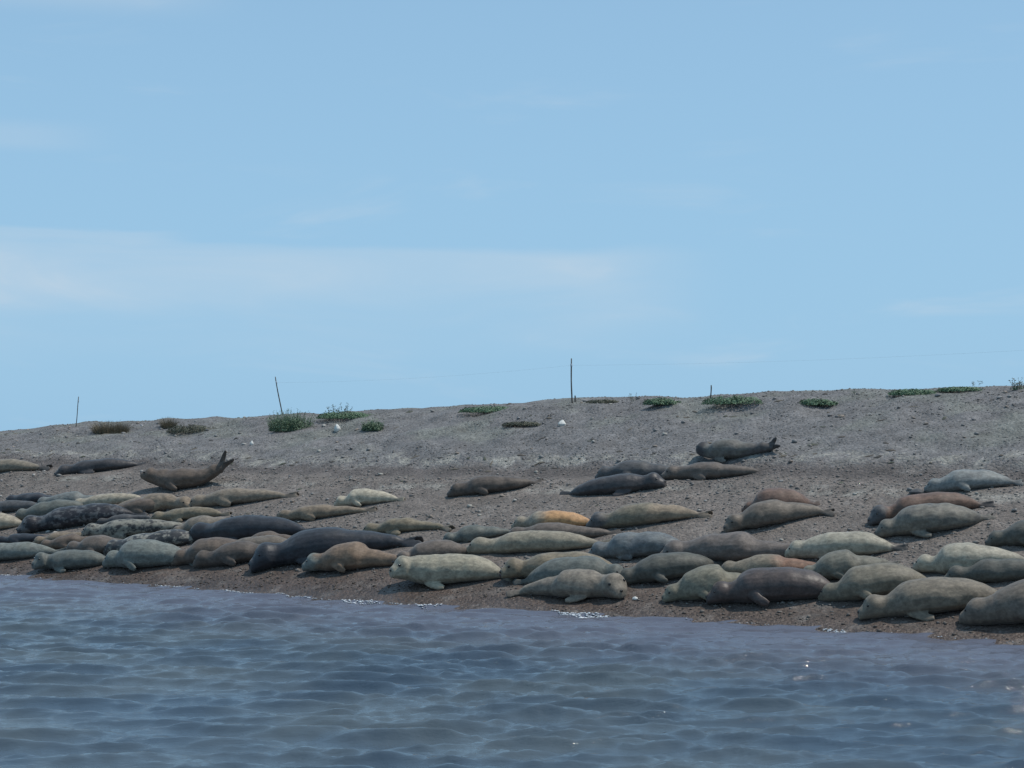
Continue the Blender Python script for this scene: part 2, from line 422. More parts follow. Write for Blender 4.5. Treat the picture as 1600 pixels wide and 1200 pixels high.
# ---------------------------------------------------------------- the shingle beach
def beach_material():
    k = NT('shingle_ground')
    tc = k.n('ShaderNodeTexCoord').outputs['Object']
    xyz = k.n('ShaderNodeSeparateXYZ', {0: tc})
    t = k.math('SUBTRACT', k.math('ADD', k.math('MULTIPLY', xyz.outputs[0], SA), k.math('MULTIPLY', xyz.outputs[1], CA)), SHORE)
    big = k.noise(tc, 0.55, 4)
    mid = k.noise(tc, 2.3, 5, .6)
    fine = k.n('ShaderNodeTexVoronoi', {'Vector': tc, 'Scale': 34.0}, feature='F1')
    peb = k.n('ShaderNodeTexVoronoi', {'Vector': tc, 'Scale': 15.0}, feature='F1')
    tn = k.math('ADD', t, k.math('MULTIPLY', k.math('SUBTRACT', mid, .5), 1.6))
    wet = (0.088, 0.062, 0.049); midc = (0.158, 0.131, 0.113); pale = (0.190, 0.172, 0.157); bankc = (0.160, 0.151, 0.147); grass = (0.165, 0.168, 0.145)
    c = k.mix(k.ss(tn, 0.7, 2.5), wet, midc)
    c = k.mix(k.math('MULTIPLY', k.ss(mid, .48, .72), .55), c, pale)
    c = k.mix(k.ss(tn, 6.6, 7.6), c, bankc)
    c = k.mix(k.math('MULTIPLY', k.math('MULTIPLY', k.ss(tn, 7.5, 8.6), k.ss(big, .48, .62)), .7), c, grass)
    mid2 = k.noise(k.n('ShaderNodeMapping', {'Vector': tc, 'Scale': (1, 1, 1)}).outputs[0], 1.1, 4, .6)
    tb = k.math('ADD', t, k.math('MULTIPLY', k.math('SUBTRACT', mid2, .5), 1.1))
    step_damp_shade = k.math('MULTIPLY', k.ss(tb, 6.3, 6.9), k.ss(tb, 7.05, 7.3, 1, 0))  # damp brown below the step, with its shadow line put into the colour
    c = k.mix(k.math('MULTIPLY', step_damp_shade, .95), c, (0.105, 0.088, 0.080))
    wrack = k.math('MULTIPLY', k.math('MULTIPLY', k.ss(tb, 7.2, 7.45), k.ss(tb, 7.5, 7.9, 1, 0)), k.ss(mid, .42, .6))
    c = k.mix(k.math('MULTIPLY', wrack, .8), c, (0.30, 0.28, 0.24))
    berm = k.math('MULTIPLY', k.math('MULTIPLY', k.ss(tb, 5.5, 5.75), k.ss(tb, 5.85, 6.1, 1, 0)), k.ss(mid2, .45, .6))
    c = k.mix(k.math('MULTIPLY', berm, .7), c, (0.29, 0.27, 0.235))
    # each pebble its own tone
    pv = k.n('ShaderNodeSeparateColor', {0: fine.outputs['Color']}).outputs[0]
    pb = k.n('ShaderNodeSeparateColor', {0: peb.outputs['Color']}).outputs[1]
    tone = k.math('ADD', k.math('MULTIPLY', k.ss(pv, 0, 1), .4), k.math('MULTIPLY', pb, .3))
    tone = k.math('ADD', tone, .57)
    patch = k.math('MULTIPLY', k.ss(k.noise(tc, 1.5, 3, .6), .3, .7, .82, 1.16), k.ss(k.noise(tc, 5.0, 4, .65), .3, .7, .84, 1.16))
    tone = k.math('MULTIPLY', tone, patch)
    c = k.n('ShaderNodeVectorMath', {0: c, 'Scale': tone}, operation='SCALE').outputs[0]
    k.set(k.b.inputs['Base Color'], c)
    k.set(k.b.inputs['Roughness'], k.ss(tn, 0.2, 1.2, .42, .9))
    n1 = k.bump(k.math('MULTIPLY', peb.outputs['Distance'], -1.0), .5, .05)
    n2 = k.bump(k.math('MULTIPLY', fine.outputs['Distance'], -1.0), .5, .02, n1)
    k.set(k.b.inputs['Normal'], n2)
    return k.m
M_beach = beach_material()
def spread(lo, hi, step, far_lo, far_hi, n=14):
    a = np.arange(lo, hi + step * .5, step)
    left = lo - np.geomspace(step * 2, lo - far_lo, n)[::-1]
    right = hi + np.geomspace(step * 2, far_hi - hi, n)
    return np.concatenate([left, a, right])
uu = spread(-56, 2, 0.11, -900, 900)
tt = spread(-1.6, 15, 0.085, -40, 110, 12)
U, T = np.meshgrid(uu, tt, indexing='ij')
# inverse of (t,u): x = u*CA + (t+SHORE)*SA, y = -u*SA + (t+SHORE)*CA
GX = U * CA + (T + SHORE) * SA; GY = -U * SA + (T + SHORE) * CA
GZ = terrain(GX, GY)
beach = np_obj('shingle_beach', np.stack([GX, GY, GZ], -1).reshape(-1, 3), grid_faces(len(uu), len(tt))[:, ::-1], M_beach, smooth=True)
tag(beach, 'brown grey shingle beach rising to a low bank', kind='structure')

# pebbles ------------------------------------------------------------------
def ico():
    bm = bmesh.new(); bmesh.ops.create_icosphere(bm, subdivisions=1, radius=1.0)
    v = np.array([p.co[:] for p in bm.verts]); f = np.array([[q.index for q in p.verts] for p in bm.faces]); bm.free()
    return v, f
ICO_V, ICO_F = ico()
OCT_V = np.array([[1, 0, 0], [-1, 0, 0], [0, 1, 0], [0, -1, 0], [0, 0, 1], [0, 0, -1.]])
OCT_F = np.array([[0, 2, 4], [2, 1, 4], [1, 3, 4], [3, 0, 4], [2, 0, 5], [1, 2, 5], [3, 1, 5], [0, 3, 5]])
def pebble_colors(n):
    pal = np.array([[.26, .235, .205], [.21, .195, .18], [.14, .13, .125], [.31, .29, .26], [.21, .175, .15], [.44, .42, .38], [.17, .152, .14], [.25, .24, .235]])
    w = np.array([.22, .22, .06, .09, .2, .05, .08, .08]); w /= w.sum()
    return pal[rng.choice(len(pal), n, p=w)] * rng.uniform(.8, 1.2, (n, 1))
def scatter_pebbles(name, n, size_lo, size_hi, tv, tf, t_lo, t_hi, clump, parent, mat):
    m = int(n * 6)
    t = rng.uniform(t_lo, t_hi, m); u = rng.uniform(-54, 0, m)
    x = u * CA + (t + SHORE) * SA; y = -u * SA + (t + SHORE) * CA
    inview = (np.abs(x) < y * 0.335 + 1.5) & (y > 18)
    c = vnoise(u / 1.7, t / 1.1, 51) + .5 * vnoise(u / .6, t / .5, 52) + .6 * np.exp(-((t - 6.0) / .45) ** 2) * .5 + .25 * np.exp(-((t - 7.9) / .5) ** 2)
    keep = inview & (rng.random(m) < sstep(-.45 * clump - .1, .5 * clump + .05, c) + .12)
    x, y, t, u = (a[keep][:n] for a in (x, y, t, u)); n = len(x)
    r = size_lo * (size_hi / size_lo) ** (rng.random(n) ** 2.0) * (1 - .3 * sstep(6.8, 8, t))
    z = terrain(x, y)
    sx = r * rng.uniform(.8, 1.35, n); sy = r * rng.uniform(.7, 1.1, n); sz = r * rng.uniform(.35, .7, n)
    a = rng.uniform(0, 2 * math.pi, n)
    jit = 1 + rng.uniform(-.18, .18, (n, len(tv), 1))
    P = tv[None] * jit * np.stack([sx, sy, sz], 1)[:, None, :]
    X = P[..., 0] * np.cos(a)[:, None] - P[..., 1] * np.sin(a)[:, None] + x[:, None]
    Y = P[..., 0] * np.sin(a)[:, None] + P[..., 1] * np.cos(a)[:, None] + y[:, None]
    Z = P[..., 2] + (z + sz * .35)[:, None]
    V = np.stack([X, Y, Z], -1).reshape(-1, 3)
    Fc = (tf[None] + (np.arange(n) * len(tv))[:, None, None]).reshape(-1, 3)
    C = pebble_colors(n); C = (C * .62 + np.array([.20, .18, .165]) * .38) * .86
    wetf = sstep(1.6, .3, t)[:, None] if False else (1 - sstep(.3, 1.6, t))[:, None]
    C = C * (1 - .55 * wetf) * (1 - wetf * np.array([0, .12, .2]))
    o = np_obj(name, V, Fc, mat, parent, smooth=True, colors=np.repeat(C, len(tv), 0))
    return o
def attr_material(name, rough=.8):
    k = NT(name)
    at = k.n('ShaderNodeAttribute', attribute_name='coat').outputs['Color']
    tc = k.n('ShaderNodeTexCoord').outputs['Object']
    f = k.noise(tc, 40., 3)
    k.set(k.b.inputs['Base Color'], k.n('ShaderNodeVectorMath', {0: at, 'Scale': k.ss(f, .2, .8, .8, 1.2)}, operation='SCALE').outputs[0])
    k.b.inputs['Roughness'].default_value = rough
    return k.m
M_pebble = attr_material('pebbles')
p1 = scatter_pebbles('small_pebbles', 52000, .010, .036, OCT_V, OCT_F, .15, 13.5, .8, beach, M_pebble); p1['kind'] = 'stuff'
p2 = scatter_pebbles('pebbles', 2200, .028, .058, ICO_V, ICO_F, .5, 13.0, .35, beach, M_pebble); p2['kind'] = 'stuff'
# the largest stones one can pick apart: each its own object on the beach, sharing a few meshes
stone_cols = [(.33, .31, .27), (.22, .21, .20), (.17, .16, .155), (.36, .34, .31), (.26, .21, .17), (.30, .29, .29)]
stone_meshes = []
for i, c in enumerate(stone_cols):
    me = bpy.data.meshes.new('stone')
    v = ICO_V * (1 + rng.uniform(-.2, .2, (len(ICO_V), 1))) * np.array([1.2, .9, .6])
    me.from_pydata(v.tolist(), [], ICO_F.tolist()); me.polygons.foreach_set('use_smooth', [True] * len(ICO_F))
    me.materials.append(plain('stone_%d' % i, c, .8, .2, 3.0)); stone_meshes.append(me)
cnt = 0
while cnt < 200:
    t = random.uniform(1.3, 12.3); u = random.uniform(-50, -3)
    x = u * CA + (t + SHORE) * SA; y = -u * SA + (t + SHORE) * CA
    if abs(x) > y * .30: continue
    if float(vnoise(np.array([u / 1.7]), np.array([t / 1.1]), 51)[0]) + .25 * random.random() < .06 and random.random() < .85: continue
    r = random.uniform(.04, .07) 
    o = bpy.data.objects.new('stone', random.choices(stone_meshes, [4, 4, 3, 1.6, 4, 3])[0]); col.objects.link(o)
    o.location = (x, y, g(x, y) + r * .22); o.scale = (r, r * random.uniform(.8, 1.1), r * random.uniform(.7, 1.1))
    o.rotation_euler = (random.uniform(-.3, .3), random.uniform(-.3, .3), random.uniform(0, 6.3)); o.parent = beach
    cnt += 1
# small dark slivers on the bank, along the scarp and lower down
def sliver_scatter():
    V = []; Fc = []; C = []
    for i in range(260):
        band = random.random()
        t = random.gauss(7.35, .18) if band < .35 else (random.uniform(7.6, 12.2) if band < .85 else random.uniform(3, 6.8))
        u = random.uniform(-52, -2)
        x = u * CA + (t + SHORE) * SA; y = -u * SA + (t + SHORE) * CA
        L = random.uniform(.06, .26); h = random.uniform(.012, .03); a = random.gauss(-.35, .5)
        n = 5; base = len(V)
        for j in range(n):
            q = j / (n - 1) - .5
            px = x + q * L * math.cos(a); py = y + q * L * math.sin(a) + random.uniform(-.02, .02)
            pz = g(px, py) + .004; w = h * (1.1 - 1.6 * abs(q)) * random.uniform(.8, 1.3)
            for dx, dz in ((-1.4, -.2), (0, 1.0), (1.4, -.2)):
                V.append((px - math.sin(a) * dx * w, py + math.cos(a) * dx * w, pz + dz * w))
            if j:
                b = base + 3 * (j - 1)
                Fc += [(b, b + 3, b + 4, b + 1), (b + 1, b + 4, b + 5, b + 2)]
        cc = random.choice([(.05, .045, .04), (.075, .062, .05), (.10, .085, .065), (.06, .065, .045)])
        C += [cc] * (3 * n)
    o = np_obj('dark_slivers', np.array(V), np.array(Fc), M_pebble, beach, True, np.array(C)); o['kind'] = 'stuff'
sliver_scatter()

# ---------------------------------------------------------------- the sea
def water_material():
    k = NT('sea_water')
    tc = k.n('ShaderNodeTexCoord').outputs['Object']
    xyz = k.n('ShaderNodeSeparateXYZ', {0: tc})
    t = k.math('SUBTRACT', k.math('ADD', k.math('MULTIPLY', xyz.outputs[0], SA), k.math('MULTIPLY', xyz.outputs[1], CA)), SHORE)
    silt = k.noise(tc, .35, 3)
    deep = k.mix(k.ss(silt, .35, .65), (0.054, 0.080, 0.110), (0.080, 0.102, 0.118))
    c = k.mix(k.ss(t, -7.0, -0.2), deep, (0.112, 0.118, 0.150))
    k.set(k.b.inputs['Base Color'], c)
    k.b.inputs['Roughness'].default_value = .04
    k.b.inputs['IOR'].default_value = 1.333
    mp = k.n('ShaderNodeMapping', {'Vector': tc, 'Scale': (.62, 1.7, 1.0), 'Rotation': (0, 0, .12)}).outputs[0]
    n1 = k.bump(k.noise(mp, 10.0, 5, .7), .30, .04)
    k.set(k.b.inputs['Normal'], k.bump(k.noise(mp, 22.0, 3, .6), .3, .012, n1))
    return k.m
def waves(X, Y):
    t = X * SA + Y * CA - SHORE
    amp = 0.50 + 0.50 * sstep(0.2, 4.0, -t)
    H = np.zeros_like(X); DX = np.zeros_like(X); DY = np.zeros_like(X)
    r = np.random.default_rng(41)
    for i in range(120):
        fine = i % 5 < 2
        lam = r.uniform(.14, .30) if fine else 0.30 * (1.05 / 0.30) ** r.random()
        th = math.radians(-95) + r.normal(0, .5 if fine else .27)
        kx, ky = math.cos(th) * 2 * math.pi / lam, math.sin(th) * 2 * math.pi / lam
        a = (0.0070 if fine else 0.0084) * lam ** .95 * r.uniform(.4, 1.5)
        ph = kx * X + ky * Y + r.uniform(0, 6.28)
        # long waves slowly modulate short ones: gusty patches
        H += a * np.cos(ph); s = np.sin(ph)
        DX -= .5 * a * math.cos(th) * s; DY -= .5 * a * math.sin(th) * s
    sg = H.std() if H.size > 1000 else 0.033
    q = 2.0 * np.tanh(H / sg / 2.0); H = sg * (np.exp(.5 * q) - 1.12) / .5      # peaked crests, flat troughs
    gust = .75 + .9 * (vnoise(X / 4.2, Y / 6.5, 71) + .3)
    edge = sstep(0, 2, 13.2 - np.abs(X + 2)) * sstep(14.8, 16, Y) * (1 - sstep(42.5, 44.5, Y))
    amp = amp * np.clip(gust, .7, 1.2) * edge
    return H * amp, DX * amp, DY * amp
wx = spread(-15, 11, .066, -3000, 3000)
wy = spread(15, 44, .042, -3000, 4500)
WX, WY = np.meshgrid(wx, wy, indexing='ij')
hz, dx, dy = waves(WX, WY)
V = np.stack([WX + dx, WY + dy, hz], -1).reshape(-1, 3)
Fw = grid_faces(len(wx), len(wy))
tq = (WX * SA + WY * CA - SHORE).reshape(-1)
fine_cell = (np.abs(WX.reshape(-1) + 2) < 12.9) & (WY.reshape(-1) > 15) & (WY.reshape(-1) < 43.9)
drop = (tq > 2.2) & (tq < 40) & fine_cell
Fw = Fw[~drop[Fw].all(1)]
used = np.zeros(len(V), bool); used[Fw.ravel()] = True
remap = np.cumsum(used) - 1
sea = np_obj('sea', V[used], remap[Fw], water_material(), smooth=True)
tag(sea, 'choppy grey blue sea in front of the beach', kind='structure')

# white foam where the wavelets break on the shingle
def foam():
    n = 9000
    u = rng.uniform(-40, -2, n)
    clump = vnoise(u / 1.3, u * 0, 81) + .6 * vnoise(u / .35, u * 0, 82)
    big = np.zeros(n)
    for c, w in ((-21.4, .45), (-19.9, .22), (-34.5, .7), (-36.5, .5), (-12.0, .3), (-16.6, .5)): big += np.exp(-((u - c) / w) ** 2)
    keep = rng.random(n) < np.clip(.03 + .8 * clump + .6 * big, .01, 1)
    u = u[keep]; big = big[keep]; n = len(u)
    ts = np.arange(-1.5, 1.5, .02)
    UU, TS = np.meshgrid(u, ts, indexing='ij')
    zz = terrain(UU * CA + (TS + SHORE) * SA, -UU * SA + (TS + SHORE) * CA)
    t0 = ts[np.argmax(zz > 0.012, 1)]
    t = t0 - np.abs(rng.normal(0, .02, n)) - rng.random(n) * .30 * np.clip(big, 0, 1)
    x = u * CA + (t + SHORE) * SA; y = -u * SA + (t + SHORE) * CA
    hz, dx, dy = waves(x, y)
    z = np.maximum(hz, terrain(x, y)) + .006
    r = rng.uniform(.006, .015, n) * (1 + .5 * np.clip(big, 0, 1))
    P = OCT_V[None] * np.stack([r * 2.0, r * 1.5, r * .55], 1)[:, None, :] * (1 + rng.uniform(-.3, .3, (n, 6, 1)))
    a = math.atan2(-SA, CA) + rng.normal(0, .4, n)
    X = P[..., 0] * np.cos(a)[:, None] - P[..., 1] * np.sin(a)[:, None] + x[:, None]
    Y = P[..., 0] * np.sin(a)[:, None] + P[..., 1] * np.cos(a)[:, None] + y[:, None]
    Z = P[..., 2] + z[:, None]
    o = np_obj('sea_foam', np.stack([X, Y, Z], -1).reshape(-1, 3), (OCT_F[None] + (np.arange(n) * 6)[:, None, None]).reshape(-1, 3),
               plain('foam', (.64, .66, .68), .6, .1, 20), smooth=True)
    tag(o, 'broken line of white foam along the water edge', 'foam', kind='stuff')
foam()
# ---------------------------------------------------------------- the seals
D = (.030, .031, .036)
COATS = {   # base, blotch colour, blotch amount, blotch scale, extra
    'cream_tan': ((0.209, 0.171, 0.124), (0.180, 0.144, 0.111), .35, 5), 'charcoal': ((0.051, 0.045, 0.045), (0.078, 0.068, 0.064), .4, 5),
    'brown': ((0.115, 0.082, 0.060), (0.143, 0.106, 0.077), .4, 5), 'black': ((0.027, 0.025, 0.029), (0.071, 0.068, 0.070), .45, 8),
    'slate': ((0.071, 0.068, 0.068), (0.088, 0.081, 0.073), .4, 5), 'greygreen': ((0.114, 0.117, 0.100), (0.090, 0.095, 0.082), .5, 4),
    'bluegrey': ((0.156, 0.161, 0.149), (0.123, 0.128, 0.120), .5, 5), 'cream': ((0.344, 0.289, 0.211), (0.247, 0.207, 0.152), .4, 5),
    'tan': ((0.212, 0.158, 0.108), (0.175, 0.126, 0.081), .4, 5), 'beige': ((0.216, 0.168, 0.121), (0.195, 0.151, 0.110), .35, 5),
    'bull': ((0.023, 0.021, 0.025), (0.121, 0.116, 0.113), .8, 9), 'olive_tan': ((0.197, 0.155, 0.102), (0.158, 0.125, 0.078), .45, 5),
    'drab': ((0.178, 0.147, 0.113), (0.125, 0.102, 0.077), .4, 5), 'spotted': ((0.218, 0.199, 0.160), (0.026, 0.024, 0.025), .95, 9),
    'blotched': ((0.045, 0.043, 0.043), (0.239, 0.218, 0.182), .95, 8), 'navy': ((0.025, 0.025, 0.030), (0.044, 0.043, 0.046), .5, 4),
    'seagreen': ((0.158, 0.163, 0.141), (0.134, 0.141, 0.117), .45, 4), 'dullbrown': ((0.129, 0.100, 0.080), (0.105, 0.081, 0.066), .45, 5),
    'brown_dark': ((0.087, 0.066, 0.052), (0.117, 0.087, 0.066), .4, 5), 'tan_brown': ((0.186, 0.122, 0.077), (0.144, 0.099, 0.068), .45, 4),
    'palegreen': ((0.301, 0.261, 0.187), (0.248, 0.215, 0.158), .3, 4), 'white': ((0.421, 0.362, 0.267), (0.313, 0.259, 0.192), .4, 5),
    'creamgrey': ((0.263, 0.223, 0.160), (0.210, 0.177, 0.130), .35, 4), 'orange': ((0.248, 0.206, 0.153), (0.204, 0.166, 0.123), .3, 4, (0.430, 0.235, 0.105), .30, .52),
    'tan_grey': ((0.177, 0.148, 0.102), (0.202, 0.154, 0.107), .6, 3, (0.233, 0.174, 0.117), .45, .62), 'collared': ((0.134, 0.120, 0.100), (0.120, 0.109, 0.098), .6, 3, (0.088, 0.076, 0.071), .60, .75),
    'redbrown': ((0.145, 0.086, 0.061), (0.128, 0.080, 0.059), .4, 4), 'greybrown': ((0.145, 0.115, 0.087), (0.114, 0.091, 0.075), .45, 5),
    'blueblotch': ((0.136, 0.142, 0.139), (0.082, 0.092, 0.100), .65, 3.4), 'mauve': ((0.141, 0.111, 0.093), (0.110, 0.090, 0.079), .45, 4),
    'white_green': ((0.328, 0.289, 0.218), (0.236, 0.212, 0.163), .35, 4), 'mottled_tan': ((0.201, 0.166, 0.126), (0.137, 0.109, 0.084), .65, 7),
    'darkgreen': ((0.081, 0.077, 0.063), (0.106, 0.099, 0.075), .45, 4), 'palegreen2': ((0.176, 0.156, 0.110), (0.150, 0.132, 0.089), .4, 4),
    'plum': ((0.078, 0.056, 0.048), (0.058, 0.045, 0.041), .5, 3), 'rust_tan': ((0.198, 0.159, 0.113), (0.178, 0.137, 0.091), .35, 4, (0.201, 0.107, 0.067), .46, .62),
    'greygreen2': ((0.159, 0.144, 0.110), (0.120, 0.111, 0.089), .4, 4), 'olive': ((0.177, 0.149, 0.107), (0.138, 0.116, 0.081), .4, 4),
    'tan_grey2': ((0.171, 0.138, 0.099), (0.139, 0.116, 0.090), .4, 4), 'bluewhite': ((0.200, 0.205, 0.192), (0.142, 0.148, 0.145), .55, 4),
    'redbrown2': ((0.139, 0.081, 0.056), (0.112, 0.072, 0.053), .45, 4), 'mottledgrey': ((0.159, 0.141, 0.112), (0.101, 0.095, 0.084), .7, 6),
}
def seal_material(coat, L, opt, seed):
    c = COATS[coat]
    k = NT('seal_coat_' + coat)
    tc = k.n('ShaderNodeTexCoord').outputs['Object']
    off = k.n('ShaderNodeMapping', {'Vector': tc, 'Location': (seed * 7.31, seed * 3.17, seed * 1.7), 'Scale': (.8, 1.1, 1.1)}).outputs[0]
    s = k.math('DIVIDE', k.n('ShaderNodeSeparateXYZ', {0: tc}).outputs[0], L)
    n1 = k.noise(off, c[3], 4, .55); n2 = k.noise(off, 2.2, 3, .5); n3 = k.noise(off, 26., 3, .6)
    hard = c[2] > .52
    base = k.mix(k.ss(n2, .3, .7, 0, .3), c[0], tuple(v * .72 for v in c[0]))
    base = k.mix(k.math('MULTIPLY', k.ss(n1, .48 if hard else .42, .62 if hard else .68), c[2]), base, c[1])
    sw = k.math('ADD', s, k.math('MULTIPLY', k.math('SUBTRACT', n1, .5), .22))
    if len(c) > 4: base = k.mix(k.ss(sw, c[5], c[6]), base, c[4])
    if opt.get('hc'): base = k.mix(k.ss(sw, .13, .22, 1, 0), base, COATS[opt['hc']][0])
    base = k.mix(k.ss(sw, .86, .92, 0, .92 if opt.get('tc') else .45), base, (.05, .045, .043))
    n4 = k.noise(off, 11., 4, .65)
    base = k.n('ShaderNodeVectorMath', {0: base, 'Scale': k.math('MULTIPLY', k.ss(n3, .25, .75, .84, 1.14), k.ss(n4, .3, .7, .72, 1.24))}, operation='SCALE').outputs[0]
    k.set(k.b.inputs['Base Color'], base)
    dark = sum(c[0]) < .2
    k.b.inputs['Roughness'].default_value = .48 if dark else .62
    k.b.inputs['Sheen Weight'].default_value = .12
    k.b.inputs['Sheen Roughness'].default_value = .5
    k.b.inputs['Specular IOR Level'].default_value = .35
    nb = k.bump(k.noise(off, 5.5, 3, .5), .35, .04)
    k.set(k.b.inputs['Normal'], k.bump(n3, .3, .008, nb))
    return k.m
def catmull(keys, q):
    xs = [a for a, b in keys]
    q = min(max(q, xs[0]), xs[-1])
    i = max(j for j in range(len(xs)) if xs[j] <= q)
    if i >= len(xs) - 1: return keys[-1][1]
    p0 = keys[max(i - 1, 0)]; p1 = keys[i]; p2 = keys[i + 1]; p3 = keys[min(i + 2, len(xs) - 1)]
    h = p2[0] - p1[0]; f = (q - p1[0]) / h
    m1 = (p2[1] - p0[1]) / (p2[0] - p0[0]) * h; m2 = (p3[1] - p1[1]) / (p3[0] - p1[0]) * h
    return (2 * f**3 - 3 * f**2 + 1) * p1[1] + (f**3 - 2 * f**2 + f) * m1 + (-2 * f**3 + 3 * f**2) * p2[1] + (f**3 - f**2) * m2
HEAD_R = [(0, .022), (.007, .038), (.025, .047), (.045, .056), (.07, .072), (.10, .081), (.14, .080), (.19, .084), (.24, .095), (.3, .11)]
def tube(rings, cap=True):
    n = len(rings[0]); V = [p for r in rings for p in r]; Fc = []
    for i in range(len(rings) - 1):
        for j in range(n):
            a = i * n + j; b = i * n + (j + 1) % n
            Fc.append((a, b, b + n, a + n))
    Fc.append(tuple(range(n))[::-1]); Fc.append(tuple((len(rings) - 1) * n + j for j in range(n)))
    return V, Fc
def build_seal(L, H, opt, seed):
    """local axes: x from snout (0) to tail (L), z up, the shingle at z = 0"""
    r = random.Random(seed)
    hh = H / 1.8
    kb = r.uniform(-.03, .05)
    pk = r.uniform(-.02, .06); rear = opt.get('rear', r.choice([r.uniform(-.24, -.12), r.uniform(-.14, 0), r.uniform(-.03, .05)])); nk = opt.get('nk', r.uniform(-.22, 0))
    body = [(0, .15), (.1, .45), (.16, .64 + nk), (.22, .80 + nk * .6 + kb), (.29 + pk * .5, .95), (.37 + pk, 1.0), (.49 + pk, .98 + r.uniform(-.04, .02)), (.60, .93 + rear),
            (.70, .82 + rear), (.78, .66 + rear * .8), (.84, .49 + rear * .35), (.88, .35), (.91, .24), (.94, .17)]
    if opt.get('long'): body = [(q if q < .2 else q, v) for q, v in body]
    if opt.get('split'): body[-4:] = [(.84, .58), (.88, .48), (.91, .40), (.94, .28)]
    if opt.get('neck'): body[2] = (.17, .40); body[3] = (.24, .72)
    bend = r.uniform(-.10, .10); tailbend = r.uniform(-.4, .4)
    yaw = math.radians(opt.get('yaw', r.uniform(-28, 28)))
    hl = opt.get('hl', r.choice([0, 0, 0, .03, .06])); tl = opt.get('tl', 0.0)
    hs = 1.22 if opt.get('bighead') else 1.0
    N = 46; smax = .94; ns = 22
    sts = [smax * i / N for i in range(N + 1)]; sts = [0, .006, .014] + sts[1:]
    sts.sort()
    # spine in plan: heading integrated from the chest both ways
    def heading(s):
        a = bend * (s - .45) * 2
        if s < .26: a += yaw * (1 - sstep(.06, .26, s))
        if s > .62: a += tailbend * sstep(.62, .95, s)
        return a
    pts = {}
    x, y = .40 * L, 0.0; prev = .40
    for s in [q for q in sts if q >= .40] + [1.0]:
        a = heading((s + prev) / 2); x += math.cos(a) * (s - prev) * L; y += math.sin(a) * (s - prev) * L; pts[s] = (x, y); prev = s
    x, y = .40 * L, 0.0; prev = .40
    for s in sorted([q for q in sts if q < .40], reverse=True):
        a = heading((s + prev) / 2); x += math.cos(a) * (s - prev) * L; y += math.sin(a) * (s - prev) * L; pts[s] = (x, y); prev = s
    def radii(s):
        hb = catmull(body, s) * hh
        hd = catmull(HEAD_R, s) * min(L * hs, hh * 10.5 * hs) if s <= .3 else hb
        f = float(sstep(.12, .25, s))
        h = hd * (1 - f) + max(hb, hd * .55) * f
        if not opt.get('wr') and .13 < s < .25: h *= 1 + .014 * math.sin(s * 2 * math.pi / .034 + seed) * math.sin((s - .13) / .12 * math.pi)
        if opt.get('wr') and .12 < s < .26: h *= 1 + .035 * math.sin(s * 2 * math.pi / .022) * math.sin((s - .12) / .14 * math.pi)
        return h
    def lift(s):
        z = 0.0
        if s < .34: z += hl * (1 - s / .34) ** 1.3
        if s > .60: z += tl * ((s - .60) / .40) ** 1.6
        return z
    rings = []
    folds = [(r.uniform(.26, .8), r.uniform(-.03, .012)) for _ in range(4)]
    for s in sts:
        h = radii(s); w = h * (1.02 if s < .13 else 1.02 + .22 * float(sstep(.13, .35, s)) * (1 - float(sstep(.75, .9, s))))
        for fs, fa in folds: h *= 1 + fa * math.exp(-((s - fs) / .04) ** 2)
        cx, cy = pts[s]; a = heading(s)
        muz = .012 * L * (1 - float(sstep(.0, .06, s)))
        zc = .8 * h + lift(s) - muz * .2 + (0.018 * L * (1 - float(sstep(.02, .08, s))) if hl < .05 else 0) * 0
        slope = (lift(min(1, s + .02)) - lift(max(0, s - .02))) / (.04 * L)
        ring = []
        for j in range(ns):
            th = 2 * math.pi * j / ns
            cy_, sz_ = math.cos(th), math.sin(th)
            zz = h * sz_ * (1 - .22 * (1 - float(sstep(.03, .065, s)))) if sz_ > 0 else max(h * sz_ * .92, -.8 * h)
            yy = w * cy_ * (1.0 if sz_ > 0 else 1.06)
            back = -slope * zz * .7
            ring.append((cx + back * math.cos(a) - yy * math.sin(a), cy + yy * math.cos(a) + back * math.sin(a), zc + zz))
        rings.append(ring)
    V, Fc = tube(rings)
    def paddle(path, width, thick, up):
        """flat blade along path; width list; up = blade normal"""
        nonlocal V, Fc
        rr = []
        for i, p in enumerate(path):
            d = (path[min(i + 1, len(path) - 1)] - path[max(i - 1, 0)]).normalized()
            side = d.cross(up).normalized(); nn = side.cross(d).normalized()
            rr.append([tuple(p + side * (width[i] * math.cos(q)) + nn * (thick[i] * math.sin(q))) for q in [2 * math.pi * j / 10 for j in range(10)]])
        v, f = tube(rr); b = len(V); V += v; Fc += [tuple(q + b for q in ff) for ff in f]
    # hind flippers
    s0 = .90
    px, py = catmull([(q, pts[q][0]) for q in sorted(pts)], s0), catmull([(q, pts[q][1]) for q in sorted(pts)], s0)
    a0 = heading(.95); spread_ = opt.get('spread', r.uniform(.10, .26))
    tz = lift(s0); tz1 = lift(1.0); hr = radii(s0)
    for sd in (-1, 1):
        a = a0 + sd * spread_
        dvec = Vector((math.cos(a), math.sin(a), 0))
        l = .125 * L
        zr = .8 * hr + tz
        if opt.get('split'):
            d3 = Vector((1, sd * .12, opt['split'][0 if sd > 0 else 1])).normalized()
            path = [Vector((px, py, zr)) + d3 * (l * opt['split'][2] * q) for q in (-.25, .15, .45, .8, 1.0)]
            upv = Vector((0, 1, .15))
        else:
            path = [Vector((px, py + sd * .008 * L, zr)) + dvec * (l * q) + Vector((0, 0, (max(.02, .3 * zr) + tz * .0 - zr) * q * .85 + .012 * L * sd * q)) for q in (-.2, .2, .5, .8, 1.0)]
            upv = Vector((0, .8 * sd, .75))
        th = max(.019, .009 * L)
